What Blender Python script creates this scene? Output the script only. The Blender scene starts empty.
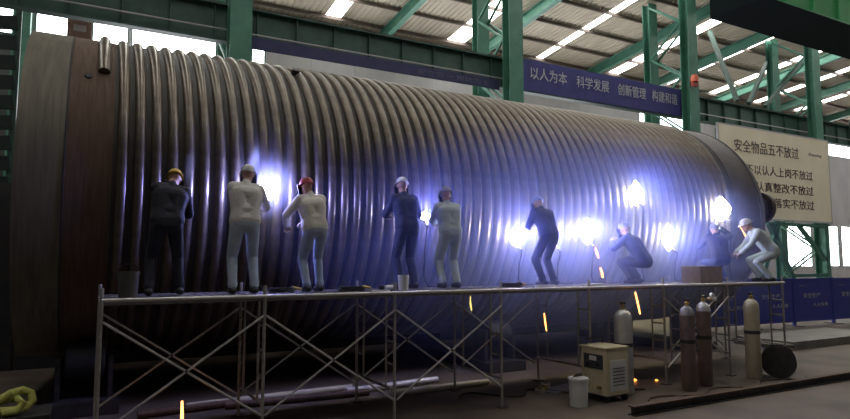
import bpy, bmesh, math, random
from mathutils import Vector, Matrix
random.seed(7)
PI = math.pi
scene = bpy.context.scene
COL = scene.collection

# ------------------------------------------------------------------ camera
cam_d = bpy.data.cameras.new('camera'); cam = bpy.data.objects.new('camera', cam_d); COL.objects.link(cam)
cam_d.sensor_width = 36.0; cam_d.lens = 610 / 850 * 36.0
cam_d.clip_start = 0.05; cam_d.clip_end = 300
cam.location = (0, 0, 2.13)
cam.rotation_euler = (PI / 2 + math.atan(52.5 / 610), 0, -math.radians(28.7))
scene.camera = cam

# ------------------------------------------------------------------ world / exposure
SKY_GLOW = 7.0          # radiance of the overcast sky behind windows and skylights
ARC_W = 68.0            # power of one welding arc
world = bpy.data.worlds.new('overcast'); scene.world = world; world.use_nodes = True
bg = world.node_tree.nodes['Background']; bg.inputs[0].default_value = (0.75, 0.82, 0.9, 1); bg.inputs[1].default_value = 0.6
vs = scene.view_settings
vs.view_transform = 'Standard'; vs.look = 'None'; vs.gamma = 1.0; vs.use_curve_mapping = False
vs.exposure = 0.5
scene.cycles.max_bounces = 6
scene.cycles.use_denoising = True

# ------------------------------------------------------------------ materials
MATS = {}
def mat(name, c1, c2=None, rough=.6, metal=0.0, scale=6.0, bump=.0, stretch=(1, 1, 1), detail=4.0, spec=None, alpha=None):
    if name in MATS: return MATS[name]
    m = bpy.data.materials.new(name); m.use_nodes = True
    nt = m.node_tree; b = nt.nodes['Principled BSDF']
    b.inputs['Roughness'].default_value = rough; b.inputs['Metallic'].default_value = metal
    if spec is not None: b.inputs['Specular IOR Level'].default_value = spec
    b.inputs['Base Color'].default_value = (*c1, 1)
    if c2 is not None or bump:
        tc = nt.nodes.new('ShaderNodeTexCoord'); mp = nt.nodes.new('ShaderNodeMapping')
        mp.inputs['Scale'].default_value = stretch
        nz = nt.nodes.new('ShaderNodeTexNoise'); nz.inputs['Scale'].default_value = scale; nz.inputs['Detail'].default_value = detail
        nt.links.new(tc.outputs['Object'], mp.inputs[0]); nt.links.new(mp.outputs[0], nz.inputs[0])
        if c2 is not None:
            r = nt.nodes.new('ShaderNodeValToRGB')
            r.color_ramp.elements[0].position = .35; r.color_ramp.elements[0].color = (*c1, 1)
            r.color_ramp.elements[1].position = .68; r.color_ramp.elements[1].color = (*c2, 1)
            nt.links.new(nz.outputs[0], r.inputs[0]); nt.links.new(r.outputs[0], b.inputs['Base Color'])
        if bump:
            bp = nt.nodes.new('ShaderNodeBump'); bp.inputs['Strength'].default_value = bump; bp.inputs['Distance'].default_value = .02
            nt.links.new(nz.outputs[0], bp.inputs['Height']); nt.links.new(bp.outputs[0], b.inputs['Normal'])
    MATS[name] = m
    return m
def emit(name, c, s):
    if name in MATS: return MATS[name]
    m = bpy.data.materials.new(name); m.use_nodes = True; nt = m.node_tree; nt.nodes.clear()
    o = nt.nodes.new('ShaderNodeOutputMaterial'); e = nt.nodes.new('ShaderNodeEmission')
    e.inputs[0].default_value = (*c, 1); e.inputs[1].default_value = s; nt.links.new(e.outputs[0], o.inputs[0])
    MATS[name] = m; return m

STEEL = mat('rolled_steel', (.135, .118, .088), (.20, .175, .13), rough=.5, metal=.25, scale=3.0, bump=.12, stretch=(6, 1, .35))
RING = mat('half_pipe_steel', (.125, .103, .080), (.19, .16, .125), rough=.36, metal=.65, scale=5.0, bump=.08)
RUST = mat('rusty_steel', (.095, .054, .034), (.14, .09, .06), rough=.65, metal=.3, scale=4.0, bump=.2, stretch=(5, 1, .4))
HEADM = mat('dished_head_steel', (.075, .060, .060), (.11, .088, .085), rough=.5, metal=.45, scale=2.5, bump=.1)
DARKST = mat('dark_steel', (.045, .043, .045), (.075, .07, .068), rough=.55, metal=.5, scale=8)
GREEN = mat('green_paint', (.065, .20, .14), (.09, .25, .18), rough=.5, scale=3.0, bump=.03)
GREEN_D = mat('dark_green_paint', (.03, .075, .060), (.045, .10, .080), rough=.55, scale=3.0)
GREEN_B = mat('bright_green_paint', (.05, .33, .10), (.065, .40, .13), rough=.4, scale=2.0)
ROOF = mat('roof_sheet', (.50, .42, .33), (.60, .51, .41), rough=.7, scale=2.2, stretch=(1, .3, 1))
PURLIN = mat('purlin_steel', (.13, .10, .085), (.18, .14, .12), rough=.6, scale=5)
WALLP = mat('wall_panel_paint', (.42, .41, .43), (.50, .49, .50), rough=.7, scale=1.3, stretch=(1, 1, .4))
WALLD = mat('wall_panel_dark', (.10, .105, .11), (.14, .14, .145), rough=.75, scale=1.3)
SCREEN_D = mat('shade_screen_dark', (.035, .034, .038), (.05, .048, .05), rough=.8, scale=2)
HEADER = mat('red_brown_header', (.12, .06, .045), (.17, .09, .065), rough=.6, scale=5)
FLOOR = mat('shop_concrete', (.090, .066, .050), (.17, .13, .10), rough=.62, scale=.9, bump=.12, detail=9)
TUBE = mat('galvanised_tube', (.58, .57, .56), (.70, .68, .66), rough=.38, metal=.4, scale=12)
TUBE_W = mat('worn_tube', (.34, .32, .30), (.48, .46, .44), rough=.45, metal=.35, scale=12)
PLANK = mat('deck_steel', (.12, .115, .115), (.19, .18, .175), rough=.55, metal=.6, scale=9, bump=.1)
BLUE = mat('blue_banner_cloth', (.045, .045, .19), (.055, .058, .23), rough=.7, scale=2.5)
BLUE_D = mat('dark_blue_banner_cloth', (.032, .033, .10), (.04, .042, .12), rough=.7, scale=2.5)
BLUE_P = mat('blue_barrier_paint', (.035, .05, .30), (.045, .06, .38), rough=.45, scale=2.5)
LETTER = mat('white_lettering', (.50, .52, .58), rough=.7)
LETTER_D = mat('dark_lettering', (.06, .04, .045), rough=.7)
LETTER_G = mat('grey_lettering', (.20, .19, .17), rough=.7)
BOARD = mat('cream_board', (.82, .74, .55), (.88, .80, .62), rough=.6, scale=1.2)
CREAM = mat('cream_enamel', (.62, .55, .37), (.70, .62, .43), rough=.45, scale=5, bump=.03)
WHITEP = mat('white_plastic', (.72, .72, .70), (.78, .78, .76), rough=.4, scale=6)
PALE = mat('pale_yellow_paint', (.50, .45, .32), (.58, .53, .40), rough=.5, scale=6)
SILVER = mat('silver_paint', (.55, .55, .55), (.65, .65, .65), rough=.32, metal=.35, scale=7)
BROWNC = mat('brown_cylinder_paint', (.19, .145, .135), (.25, .19, .18), rough=.45, scale=7, metal=.2)
GREYC = mat('grey_cylinder_paint', (.30, .30, .32), (.36, .36, .38), rough=.4, scale=7, metal=.2)
BLACK = mat('black_rubber', (.018, .018, .02), rough=.6)
PANELD = mat('control_panel', (.05, .055, .07), (.07, .075, .09), rough=.35, scale=10)
RED = mat('red_plastic', (.45, .05, .03), rough=.4)
YELLOW = mat('yellow_green_webbing', (.42, .44, .09), (.52, .50, .14), rough=.7, scale=20, bump=.2)
ORANGE = mat('orange_webbing', (.55, .30, .05), rough=.7)
BRASS = mat('brass', (.50, .36, .14), rough=.35, metal=.9)
SKYG = emit('sky_through_window', (.93, .97, 1.0), SKY_GLOW)
SKYR = emit('sky_through_skylight', (1.0, .98, .93), SKY_GLOW)
ARC = emit('arc_glare', (.93, .93, 1.0), 30.0)
HOT = emit('hot_metal', (1.0, .34, .08), 5.0)
FIRE = emit('ember', (1.0, .30, .05), 3.0)

# ------------------------------------------------------------------ mesh helpers
class MB:
    def __init__(s): s.bm = bmesh.new()
    def box(s, c, d, rot=None):
        M = Matrix.Translation(c)
        if rot is not None: M = M @ (Matrix.Rotation(rot, 4, 'Z') if not isinstance(rot, Matrix) else rot)
        M = M @ Matrix.Diagonal((d[0], d[1], d[2], 1))
        bmesh.ops.create_cube(s.bm, size=1, matrix=M); return s
    def span(s, a, b):
        return s.box(((a[0]+b[0])/2, (a[1]+b[1])/2, (a[2]+b[2])/2), (abs(b[0]-a[0]), abs(b[1]-a[1]), abs(b[2]-a[2])))
    def tube(s, a, b, r, r2=None, n=10):
        a = Vector(a); b = Vector(b); d = b - a
        M = Matrix.Translation((a + b) / 2) @ d.to_track_quat('Z', 'Y').to_matrix().to_4x4()
        bmesh.ops.create_cone(s.bm, cap_ends=True, segments=n, radius1=r, radius2=r if r2 is None else r2, depth=d.length, matrix=M); return s
    def bar(s, a, b, w, h, up=(0, 0, 1)):
        a = Vector(a); b = Vector(b); d = b - a
        z = d.normalized(); x = Vector(up).cross(z); 
        if x.length < 1e-4: x = Vector((1, 0, 0))
        x.normalize(); y = z.cross(x)
        R = Matrix((x, y, z)).transposed().to_4x4()
        M = Matrix.Translation((a + b) / 2) @ R @ Matrix.Diagonal((w, h, d.length, 1))
        bmesh.ops.create_cube(s.bm, size=1, matrix=M); return s
    def ball(s, c, r, sc=(1, 1, 1), sub=2, rot=None):
        M = Matrix.Translation(c)
        if rot is not None: M = M @ rot
        M = M @ Matrix.Diagonal((sc[0], sc[1], sc[2], 1))
        bmesh.ops.create_icosphere(s.bm, subdivisions=sub, radius=r, matrix=M); return s
    def lathe(s, prof, n=24, M=None):
        M = M or Matrix.Identity(4); rings = []
        for r, z in prof:
            rings.append([s.bm.verts.new(M @ Vector((r*math.cos(2*PI*k/n), r*math.sin(2*PI*k/n), z))) for k in range(n)] if r > 1e-5 else [s.bm.verts.new(M @ Vector((0, 0, z)))])
        for A, B in zip(rings, rings[1:]):
            for k in range(n):
                k2 = (k+1) % n
                if len(A) == 1 and len(B) == 1: continue
                if len(A) == 1: s.bm.faces.new((A[0], B[k2], B[k]))
                elif len(B) == 1: s.bm.faces.new((A[k], A[k2], B[0]))
                else: s.bm.faces.new((A[k], A[k2], B[k2], B[k]))
        for R_, flip in ((rings[0], True), (rings[-1], False)):
            if len(R_) > 2: s.bm.faces.new(list(reversed(R_)) if flip else R_)
        return s
    def path(s, pts, r, n=7):
        pts = [Vector(p) for p in pts]; rings = []
        for i, p in enumerate(pts):
            d = (pts[min(i+1, len(pts)-1)] - pts[max(i-1, 0)]).normalized()
            q = d.to_track_quat('Z', 'Y').to_matrix(); rr = r[i] if isinstance(r, (list, tuple)) else r
            rings.append([s.bm.verts.new(p + q @ Vector((rr*math.cos(2*PI*k/n), rr*math.sin(2*PI*k/n), 0))) for k in range(n)])
        for A, B in zip(rings, rings[1:]):
            # match nearest start to avoid twisting
            off = min(range(n), key=lambda o: (A[0].co - B[o].co).length)
            for k in range(n):
                s.bm.faces.new((A[k], A[(k+1) % n], B[(k+1+off) % n], B[(k+off) % n]))
            B[:] = B[off:] + B[:off]
        s.bm.faces.new(list(reversed(rings[0]))); s.bm.faces.new(rings[-1]); return s
    def mesh(s, name, m, smooth=False, bevel=0):
        if bevel: bmesh.ops.bevel(s.bm, geom=list(s.bm.edges), offset=bevel, segments=2, affect='EDGES', clamp_overlap=True)
        bmesh.ops.recalc_face_normals(s.bm, faces=s.bm.faces)
        me = bpy.data.meshes.new(name); s.bm.to_mesh(me); s.bm.free()
        if m is not None: me.materials.append(m)
        if smooth:
            for p in me.polygons: p.use_smooth = True
            me.set_sharp_from_angle(angle=math.radians(38))
        return me
    def build(s, name, m, parent=None, smooth=False, bevel=0):
        return link(name, s.mesh(name, m, smooth, bevel), parent)
def link(name, me, parent=None, loc=None):
    o = bpy.data.objects.new(name, me); COL.objects.link(o)
    if parent is not None: o.parent = parent
    if loc is not None: o.location = loc
    return o
def tag(o, label, cat, group=None, kind=None):
    o['label'] = label; o['category'] = cat
    if group: o['group'] = group
    if kind: o['kind'] = kind
    return o
def struct(o, label=None):
    o['kind'] = 'structure'
    if label: o['label'] = label
    return o
def empty(name, loc=(0, 0, 0), rz=0):
    o = bpy.data.objects.new(name, None); COL.objects.link(o); o.location = loc; o.rotation_euler = (0, 0, rz); o.empty_display_size = .1
    return o
def copy_tree(o, parent=None):
    c = o.copy(); COL.objects.link(c); c.parent = parent
    for ch in o.children: copy_tree(ch, c)
    return c
def text_mesh(body, size, m, name='lettering', extrude=.004, spacing=1.0):
    cu = bpy.data.curves.new('txt', 'FONT'); cu.body = body; cu.size = size; cu.extrude = extrude; cu.align_x = 'LEFT'; cu.space_character = spacing; cu.resolution_u = 2
    to = bpy.data.objects.new('txt', cu); COL.objects.link(to)
    bpy.context.view_layer.update()
    dg = bpy.context.evaluated_depsgraph_get()
    me = bpy.data.meshes.new_from_object(to.evaluated_get(dg)); me.name = name
    me.materials.clear(); me.materials.append(m)
    bpy.data.objects.remove(to); bpy.data.curves.remove(cu)
    return me
def fit_text(me, parent, x0, x1, y, z, h, name='lettering'):
    """stand the flat text mesh up in the XZ plane (reading along +X, seen from -Y), fitted to x0..x1 and height h"""
    xs = [v.co.x for v in me.vertices]; ys = [v.co.y for v in me.vertices]
    if not xs: return None
    a, b, c, d = min(xs), max(xs), min(ys), max(ys)
    for v in me.vertices:
        X = x0 + (v.co.x - a) / max(b - a, 1e-6) * (x1 - x0); Z = z + (v.co.y - c) / max(d - c, 1e-6) * h; Y = y - v.co.z
        v.co = (X, Y, Z)
    me.update(); return link(name, me, parent)

# ================================================================== THE HALL
XL, XR, YN, YB = -12.0, 56.0, -9.0, 25.0
EAVE, SL = 12.64, .112
def roof_z(y): return EAVE + (YB - y) * SL

floor = struct(MB().span((XL, YN, -.2), (XR, YB + .3, 0)).build('floor', FLOOR), 'brown dusty concrete workshop floor')

# ---- ceiling with roof sheets, purlins, rafters, skylights
SKX = [(-4.8, .7), (2.7, .7), (8.8, .7), (15.0, .95), (20.1, .42), (25.4, .75), (29.7, .42), (33.9, .6), (38.4, .6), (43.0, .65), (47.8, .65), (52.7, .65)]
SY0, SY1 = 1.0, 24.6
ceiling = empty('ceiling'); struct(ceiling, 'brownish sheet metal workshop roof on green rafters')
xs = [XL] + [v for x, w in SKX for v in (x - w/2, x + w/2)] + [XR]
def roof_slab(x0, x1, y0, y1, th=.06):
    mb = MB(); vs_ = []
    for (x, y) in ((x0, y0), (x1, y0), (x1, y1), (x0, y1)):
        vs_.append(mb.bm.verts.new((x, y, roof_z(y))))
    for (x, y) in ((x0, y0), (x1, y0), (x1, y1), (x0, y1)):
        vs_.append(mb.bm.verts.new((x, y, roof_z(y) + th)))
    for f in ((0, 1, 2, 3), (7, 6, 5, 4), (0, 4, 5, 1), (1, 5, 6, 2), (2, 6, 7, 3), (3, 7, 4, 0)): mb.bm.faces.new([vs_[i] for i in f])
    return mb
def roof_sheet(x0, x1, y0, y1):
    """trapezoid-corrugated sheet, ribs running down the slope"""
    mb = MB(); n = max(2, round((x1 - x0) / .25)); pts = []
    for k in range(n):
        a = x0 + (x1 - x0) * k / n; w = (x1 - x0) / n
        pts += [(a, 0), (a + w*.55, 0), (a + w*.66, .035), (a + w*.89, .035)]
    pts.append((x1, 0))
    lo = [mb.bm.verts.new((x, y0, roof_z(y0) + z)) for x, z in pts]; hi = [mb.bm.verts.new((x, y1, roof_z(y1) + z)) for x, z in pts]
    for k in range(len(pts) - 1): mb.bm.faces.new((lo[k], lo[k+1], hi[k+1], hi[k]))
    return mb
for i in range(0, len(xs), 2):
    roof_sheet(xs[i], xs[i+1], SY0, YB + .2).build('roof_sheet', ROOF, ceiling)
roof_slab(XL, XR, YN, SY0).build('roof_sheet', ROOF, ceiling)
NPY = 13; py = [SY0 + (SY1 - SY0) * k / NPY for k in range(NPY + 1)]
for x, w in SKX:
    for k in range(NPY):
        roof_slab(x - w/2, x + w/2, py[k] + .03, py[k+1] - .03, .02).build('skylight_pane', SKYR, ceiling)
    roof_slab(x - w/2, x + w/2, SY1, YB + .2).build('roof_sheet', ROOF, ceiling)
y = -8.0
while y < 24.6:
    MB().bar((XL, y, roof_z(y) - .09), (XR, y, roof_z(y) - .09), .07, .14).build('purlin', PURLIN, ceiling); y += 1.7
COLX = [-5.6, 3.2, 12.1, 20.95, 29.75, 38.5]
for x in (-7.5, -1.5, 4.3, 11.2, 16.3, 23.4, 28.2, 34.4, 40.0, 46.0, 51.7):
    mb = MB(); a = (x, YN, roof_z(YN) - .42); b = (x, 24.6, roof_z(24.6) - .42)
    mb.bar(a, b, .02, .44)
    for dz in (.22, -.22): mb.bar((a[0], a[1], a[2] + dz), (b[0], b[1], b[2] + dz), .24, .025)
    mb.build('rafter', GREEN, ceiling)
for a, b in (((24.4, 16.3, 9.1), (25.8, 18.5, 13.2)), ((25.2, 16.3, 9.1), (31.1, 18.7, 13.2)), ((26.4, 16.3, 9.1), (34.0, 18.8, 13.2)), ((33.5, 16.3, 9.1), (41.0, 18.7, 13.2))):
    MB().bar(a, b, .16, .16).build('roof_brace', GREEN_D, ceiling)

# ---- back wall with a strip of windows under the eave and windows low at the right
wall_back = empty('wall_back'); struct(wall_back, 'pale panelled back wall of the workshop')
wins = [(-11.4, -7.0), (-6.6, -2.65), (-2.05, -1.02), (-.28, .94), (1.02, 4.5), (5.5, 6.08), (28.1, 28.6), (29.4, 32.3), (47.0, 55.5)]
WZ0, WZ1 = 10.02, 11.07
edges = [XL] + [v for w in wins for v in w] + [XR]
for i in range(0, len(edges), 2):
    x = edges[i]
    while x < edges[i+1] - 1e-3:
        x2 = min(x + 2.0, edges[i+1])
        MB().span((x + .004, YB, WZ0), (x2 - .004, YB + .12, WZ1)).build('wall_panel', WALLP, wall_back); x = x2
mid = []; MZ0, MZ1 = 4.8, 8.3  # glowing window row hidden behind the vessel, added to light the roof
low = [(41.9, 45.2), (45.6, 48.7), (49.1, 52.4)]
x = XL
while x < XR - 1e-3:
    x2 = min(x + 3.0, XR)
    if x2 <= 39.1:
        if x >= -.1 and x2 <= 24.1:
            mid.append((x + .15, x2 - .15))
            MB().span((x, YB, 0), (x2, YB + .12, MZ0)).build('wall_panel', WALLP if x > -3 else WALLD, wall_back)
            MB().span((x, YB, MZ1), (x2, YB + .12, WZ0)).build('wall_panel', WALLP if x > -3 else WALLD, wall_back)
            for q in (x, x2 - .15): MB().span((q, YB, MZ0), (q + .15, YB + .12, MZ1)).build('wall_panel', WALLP, wall_back)
        else: MB().span((x + .004, YB, 0), (x2 - .004, YB + .12, WZ0)).build('wall_panel', WALLP if x > -3 else WALLD, wall_back)
    x = x2
MB().span((39, YB, 0), (XR, YB + .12, 1.8)).build('wall_panel', WALLP, wall_back)
MB().span((39, YB, 4.8), (XR, YB + .12, WZ0)).build('wall_panel', WALLP, wall_back)
e2 = [39.0] + [v for w in low for v in w] + [XR]
for i in range(0, len(e2), 2): MB().span((e2[i], YB, 1.8), (e2[i+1], YB + .12, 4.8)).build('wall_panel', WALLP, wall_back)
MB().span((XL, YB, WZ1), (XR, YB + .12, WZ1 + .3)).build('wall_header', HEADER, wall_back)
MB().span((XL, YB, WZ1 + .3), (XR, YB + .12, EAVE + .05)).build('wall_panel', WALLD, wall_back)
n = 0
for (a, b), z0, z1 in [(w, WZ0, WZ1) for w in wins] + [(w, 1.8, 4.8) for w in low] + [(w, MZ0, MZ1) for w in mid]:
    n += 1
    w = struct(empty('window_%d' % n, ((a+b)/2, YB, z0)), 'bright overcast window in the back wall; middle row behind the vessel added for light')
    W = b - a; H = z1 - z0
    MB().box((0, .07, H/2), (W, .01, H)).build('pane', SKYG, w)
    f = MB()
    for sx in (-1, 1): f.box((sx * (W/2 - .025), .02, H/2), (.05, .06, H))
    for sz in (0, 1): f.box((0, .02, .025 + sz * (H - .05)), (W - .1, .06, .05))
    f.build('window_frame', GREEN_D, w)
    if n == 5: MB().box((-.1, .02, H/2), (.03, .05, H - .1)).build('mullion', GREEN_D, w)
    if z0 < 3:
        for t in (-.17, .17): MB().box((t * W, .02, H/2), (.05, .05, H - .1)).build('mullion', GREEN_D, w)
        MB().box((0, .02, H * .55), (W - .1, .05, .05)).build('mullion', GREEN_D, w)
# posts on the window strip
p = tag(MB().span((-2.65, 24.4, 0), (-2.13, 24.95, 12.6)).build('wall_post', GREEN, bevel=.01), 'plain green square post against the left windows behind the vessel', 'post')
p = empty('lattice_post', (-.66, 24.75, 0)); tag(p, 'red-brown lattice post between two bright windows above the plain vessel end', 'post')
for dx in (-.29, .29): MB().span((dx - .09, -.09, 0), (dx + .09, .09, 12.4)).build('chord', HEADER, p)
for k in range(25): MB().box((0, 0, .3 + k * .5), (.42, .04, .24)).build('batten', HEADER, p)

struct(MB().span((XL - .2, YN, 0), (XL, YB + .12, 16.6)).build('wall_left', WALLD), 'dark left end wall of the workshop')
struct(MB().span((XR, YN, 0), (XR + .2, YB + .12, 16.6)).build('wall_right', WALLP), 'pale right end wall of the workshop')
struct(MB().span((XL, YN - .2, 0), (XR, YN, 16.6)).build('wall_front', WALLD), 'dark front wall behind the viewer')

pt = empty('wall_shade_screen', (0, 14.65, 0)); struct(pt, 'dark sheet screen added behind the vessel to shade the floor')  # added screen that keeps the floor behind the vessel dark
for k in range(12): MB().span((-7.0 + k*1.9 + .01, -.02, 0), (-5.1 + k*1.9 - .01, .02, 3.7)).build('shade_screen_panel', SCREEN_D, pt)
for k in range(13): MB().span((-7.03 + k*1.9, -.05, 0), (-6.97 + k*1.9, .05, 3.75)).build('shade_screen_post', DARKST, pt)

# ---- laced crane columns
def hsec(mb, x, y, z0, z1, w, d, t=.03):
    for s in (-1, 1): mb.box((x, y + s * (d/2 - t/2), (z0+z1)/2), (w, t, z1 - z0))
    mb.box((x, y, (z0+z1)/2), (t, d - 2*t, z1 - z0)); return mb
def make_column():
    c = empty('crane_column')
    fr = MB(); hsec(fr, 0, 0, .05, 8.0, .56, .40); fr.bm.normal_update()
    hsec(fr, 0, 0, 8.0, 13.5, .56, .40)
    fr.build('front_leg', GREEN, c)
    hsec(MB(), 0, 1.9, .05, 13.3, .50, .36).build('back_leg', GREEN, c)
    z = .4; s = 0
    while z < 12.0:
        y0, y1 = (.2, 1.72) if s % 2 == 0 else (1.72, .2)
        for sx in (-.22, .22): MB().bar((sx, y0, z), (sx, y1, z + 1.15), .07, .07, up=(1, 0, 0)).build('lacing_bar', GREEN, c)
        z += 1.15; s += 1
    MB().box((0, .95, .025), (.8, 2.7, .05)).build('base_plate', GREEN_D, c)
    return c
names = ['at the left beyond the plain vessel end', 'rising between the bright window strip and the second welder', 'at the left end of the blue slogan banner', 'at the right end of the blue slogan banner', 'at the right edge of the cream sign board', 'near the far right windows']
c0 = make_column()
for i, x in enumerate(COLX):
    c = c0 if i == 0 else copy_tree(c0)
    c.location = (x, 16.0, 0); tag(c, 'tall green laced steel column ' + names[i], 'column', 'green crane columns')

# ---- crane runway beam with rail
for i in range(len(COLX) - 1):
    a, b = COLX[i] + .0, COLX[i+1] - .0
    r = empty('runway_beam', ((a+b)/2, 16.55, 0)); L = b - a - .01
    m = MB(); m.box((0, 0, 8.5), (L, .03, .94)); m.build('web', GREEN_D, r)
    MB().box((0, 0, 8.99), (L, .34, .04)).build('top_flange', GREEN_D, r)
    MB().box((0, 0, 8.01), (L, .28, .04)).build('bottom_flange', GREEN_D, r)
    for k in range(8): MB().box((-L/2 + L * (k + .5) / 8, -.07, 8.5), (.02, .11, .93)).build('stiffener', GREEN_D, r)
    MB().box((0, 0, 9.05), (L, .07, .08)).build('crane_rail', DARKST, r)
    MB().tube((-L/2, -.2, 8.28), (L/2, -.2, 8.28), .025, n=6).build('conductor_pipe', WALLP, r)
    tag(r, ['dark green crane runway beam at the far left', 'dark green crane runway beam above the left half of the vessel', 'dark green crane runway beam carrying the large blue banner', 'dark green crane runway beam above the cream sign board', 'dark green crane runway beam at the far right'][i], 'beam', 'crane runway beams')

# ---- banners
b = empty('slogan_banner', (16.9, 16.3, 8.0)); tag(b, 'long blue banner with white Chinese slogan hung on the crane beam', 'banner')
mb = MB(); N = 40
for k in range(N):
    x0 = -4.45 + 8.9 * k / N; x1 = x0 + 8.9 / N; w0 = .012 * math.sin(k * 1.3); w1 = .012 * math.sin((k+1) * 1.3)
    v = [mb.bm.verts.new(q) for q in ((x0, w0, 0), (x1, w1, 0), (x1, w1, 1.1), (x0, w0, 1.1), (x0, w0 + .012, 0), (x1, w1 + .012, 0), (x1, w1 + .012, 1.1), (x0, w0 + .012, 1.1))]
    for f in ((0, 1, 2, 3), (7, 6, 5, 4), (0, 4, 5, 1), (3, 2, 6, 7)): mb.bm.faces.new([v[i] for i in f])
bmesh.ops.remove_doubles(mb.bm, verts=mb.bm.verts, dist=1e-4)
mb.build('banner_cloth', BLUE, b)
for s, x0, x1 in (('以人为本', -3.85, -2.2), ('科学发展', -1.75, -.15), ('创新管理', .3, 1.8), ('构建和谐', 2.15, 3.6)):
    fit_text(text_mesh(s, .5, LETTER), b, x0, x1, -.03, .42, .44)
b = empty('narrow_banner', (7.65, 16.3, 7.85)); tag(b, 'narrow dark blue banner strip on the crane beam above the ribbed vessel', 'banner')
MB().box((0, 0, .17), (8.2, .012, .34)).build('banner_cloth', BLUE_D, b)
fit_text(text_mesh('安全第一 预防为主', .2, mat('faded_lettering', (.12, .12, .2), rough=.7)), b, 1.0, 3.7, -.012, .09, .16)

# ---- cream sign board
b = empty('sign_board', (26.1, 15.7, 3.95)); tag(b, 'large cream sign board with dark Chinese rules behind the vessel end', 'sign')
MB().box((0, 0, 1.9), (7.9, .08, 3.8)).build('panel', BOARD, b, bevel=.01)
f = MB()
for sx in (-1, 1): f.box((sx * 3.97, 0, 1.9), (.06, .1, 3.86))
for sz in (-.02, 3.82): f.box((0, 0, sz), (8.0, .1, .06))
f.build('frame', WALLP, b)
fit_text(text_mesh('安全物品五不放过', .5, LETTER_D), b, -3.0, 1.55, -.05, 2.75, .52)
fit_text(text_mesh('Daming', .3, LETTER_G), b, 2.35, 3.35, -.05, 2.95, .17)
for t, z in (('不以认人上岗不放过', 1.85), ('不认真整改不放过', 1.15), ('未全面落实不放过', .5)):
    fit_text(text_mesh(t, .4, LETTER_D), b, -2.3, 2.55, -.05, z, .42)
for sx in (-3.6, 3.6): MB().bar((sx, .05, 1.9), (sx, .35, 1.9), .08, 3.6, up=(0, 0, 1)).build('bracket', GREEN_D, b)

# ---- green box girder overhead at the right
g = empty('crane_girder', (0, 0, 0)); tag(g, 'bright green overhead crane box girder at the top right corner', 'crane')
MB().span((13.3, 8.05, 8.16), (40, 9.5, 8.9)).build('box_girder', mat('underside_shade_green', (.008, .013, .012), rough=.9, spec=.1), g)  # near black: shade of the underside put into the colour
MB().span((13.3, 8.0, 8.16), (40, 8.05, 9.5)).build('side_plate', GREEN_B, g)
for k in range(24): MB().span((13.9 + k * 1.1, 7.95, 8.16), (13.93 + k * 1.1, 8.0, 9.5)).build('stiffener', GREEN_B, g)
for x in (14.0, 22.0, 30.0, 38.0): MB().tube((x, 8.8, 8.9), (x, 8.8, roof_z(8.8) - .1), .06).build('hanger_rod', DARKST, g)
# small red lamp box on the column
o = empty('warning_lamp', (20.75, 15.62, 9.05)); tag(o, 'small orange-red warning lamp fixed to the column by the banner end', 'lamp')
MB().box((0, .02, .1), (.3, .12, .2)).build('housing', RED, o, bevel=.02)
MB().lathe([(0, 0), (.15, 0), (.15, .16), (.1, .28), (0, .31)], 14, Matrix.Translation((0, 0, .2))).build('lens', mat('orange_lens', (.75, .16, .08), rough=.3), o, smooth=True)

# ================================================================== THE VESSEL
D, ZC, R = 11.70, 3.24, 2.56
RP = .074                     # half pipe radius
PITCH = .2135; NR = 61; X0 = .33; XE = 14.4; XS = -.9
V = empty('pressure_vessel', (0, D, ZC)); tag(V, 'huge horizontal steel vessel wrapped in half-pipe coils', 'pressure vessel')
RX = Matrix.Rotation(PI/2, 4, 'Y')       # lathe axis z -> x
def drum(x0, x1, r, n=160, th=.05):
    return MB().lathe([(r - th, x0), (r, x0), (r, x1), (r - th, x1)], n, RX)
# (lathe closes only its end rings; the inner face is not seen)
MB().lathe([(R, -.38), (R, XE)], 160, RX).build('shell', mat('shaded_gap_shell', (.040, .036, .032), (.06, .053, .046), rough=.6, metal=.2, scale=3), V, smooth=True)  # colour darkened so the gaps between the rings look shaded
MB().lathe([(R - .06, XS - .001), (R + .012, XS), (R + .012, -.36), (R - .06, -.359)], 160, RX).build('plain_course', STEEL, V, smooth=True)
MB().lathe([(R - .05, -.36), (R + .006, -.355), (R + .006, X0 - .12), (R - .05, X0 - .118)], 160, RX).build('rusty_course', RUST, V, smooth=True)
MB().lathe([(R + .002, -.365), (R + .02, -.36), (R + .02, -.34), (R + .002, -.335)], 160, RX).build('weld_seam', DARKST, V, smooth=True)
# dished head
hp = [(R * math.cos(t), XE + 1.25 * math.sin(t)) for t in [PI/2 * k / 20 for k in range(20)]] + [(0, XE + 1.25)]
MB().lathe([(R + .01, 13.5), (R + .01, XE)] + hp[1:], 128, RX).build('dished_head', HEADM, V, smooth=True)
MB().lathe([(R + .0, XE - .03), (R + .025, XE - .01), (R + .025, XE + .02), (R - .01, XE + .05)], 128, RX).build('weld_seam', DARKST, V, smooth=True)
# half pipe rings share one mesh
mb = MB(); NS = 132; prof = [(-RP * math.cos(a), RP * math.sin(a)) for a in [PI * k / 6 for k in range(7)]]
rings = []
for k in range(NS):
    a = 2 * PI * k / NS
    rings.append([mb.bm.verts.new((dx, (R - .004 + h) * math.sin(a), (R - .004 + h) * math.cos(a))) for dx, h in prof])
for k in range(NS):
    A, B = rings[k], rings[(k+1) % NS]
    for j in range(6): mb.bm.faces.new((A[j], A[j+1], B[j+1], B[j]))
rm = mb.mesh('half_pipe_ring', RING)
for p_ in rm.polygons: p_.use_smooth = True
for k in range(NR): link('half_pipe_ring', rm, V, (X0 + k * PITCH, 0, 0))
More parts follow.
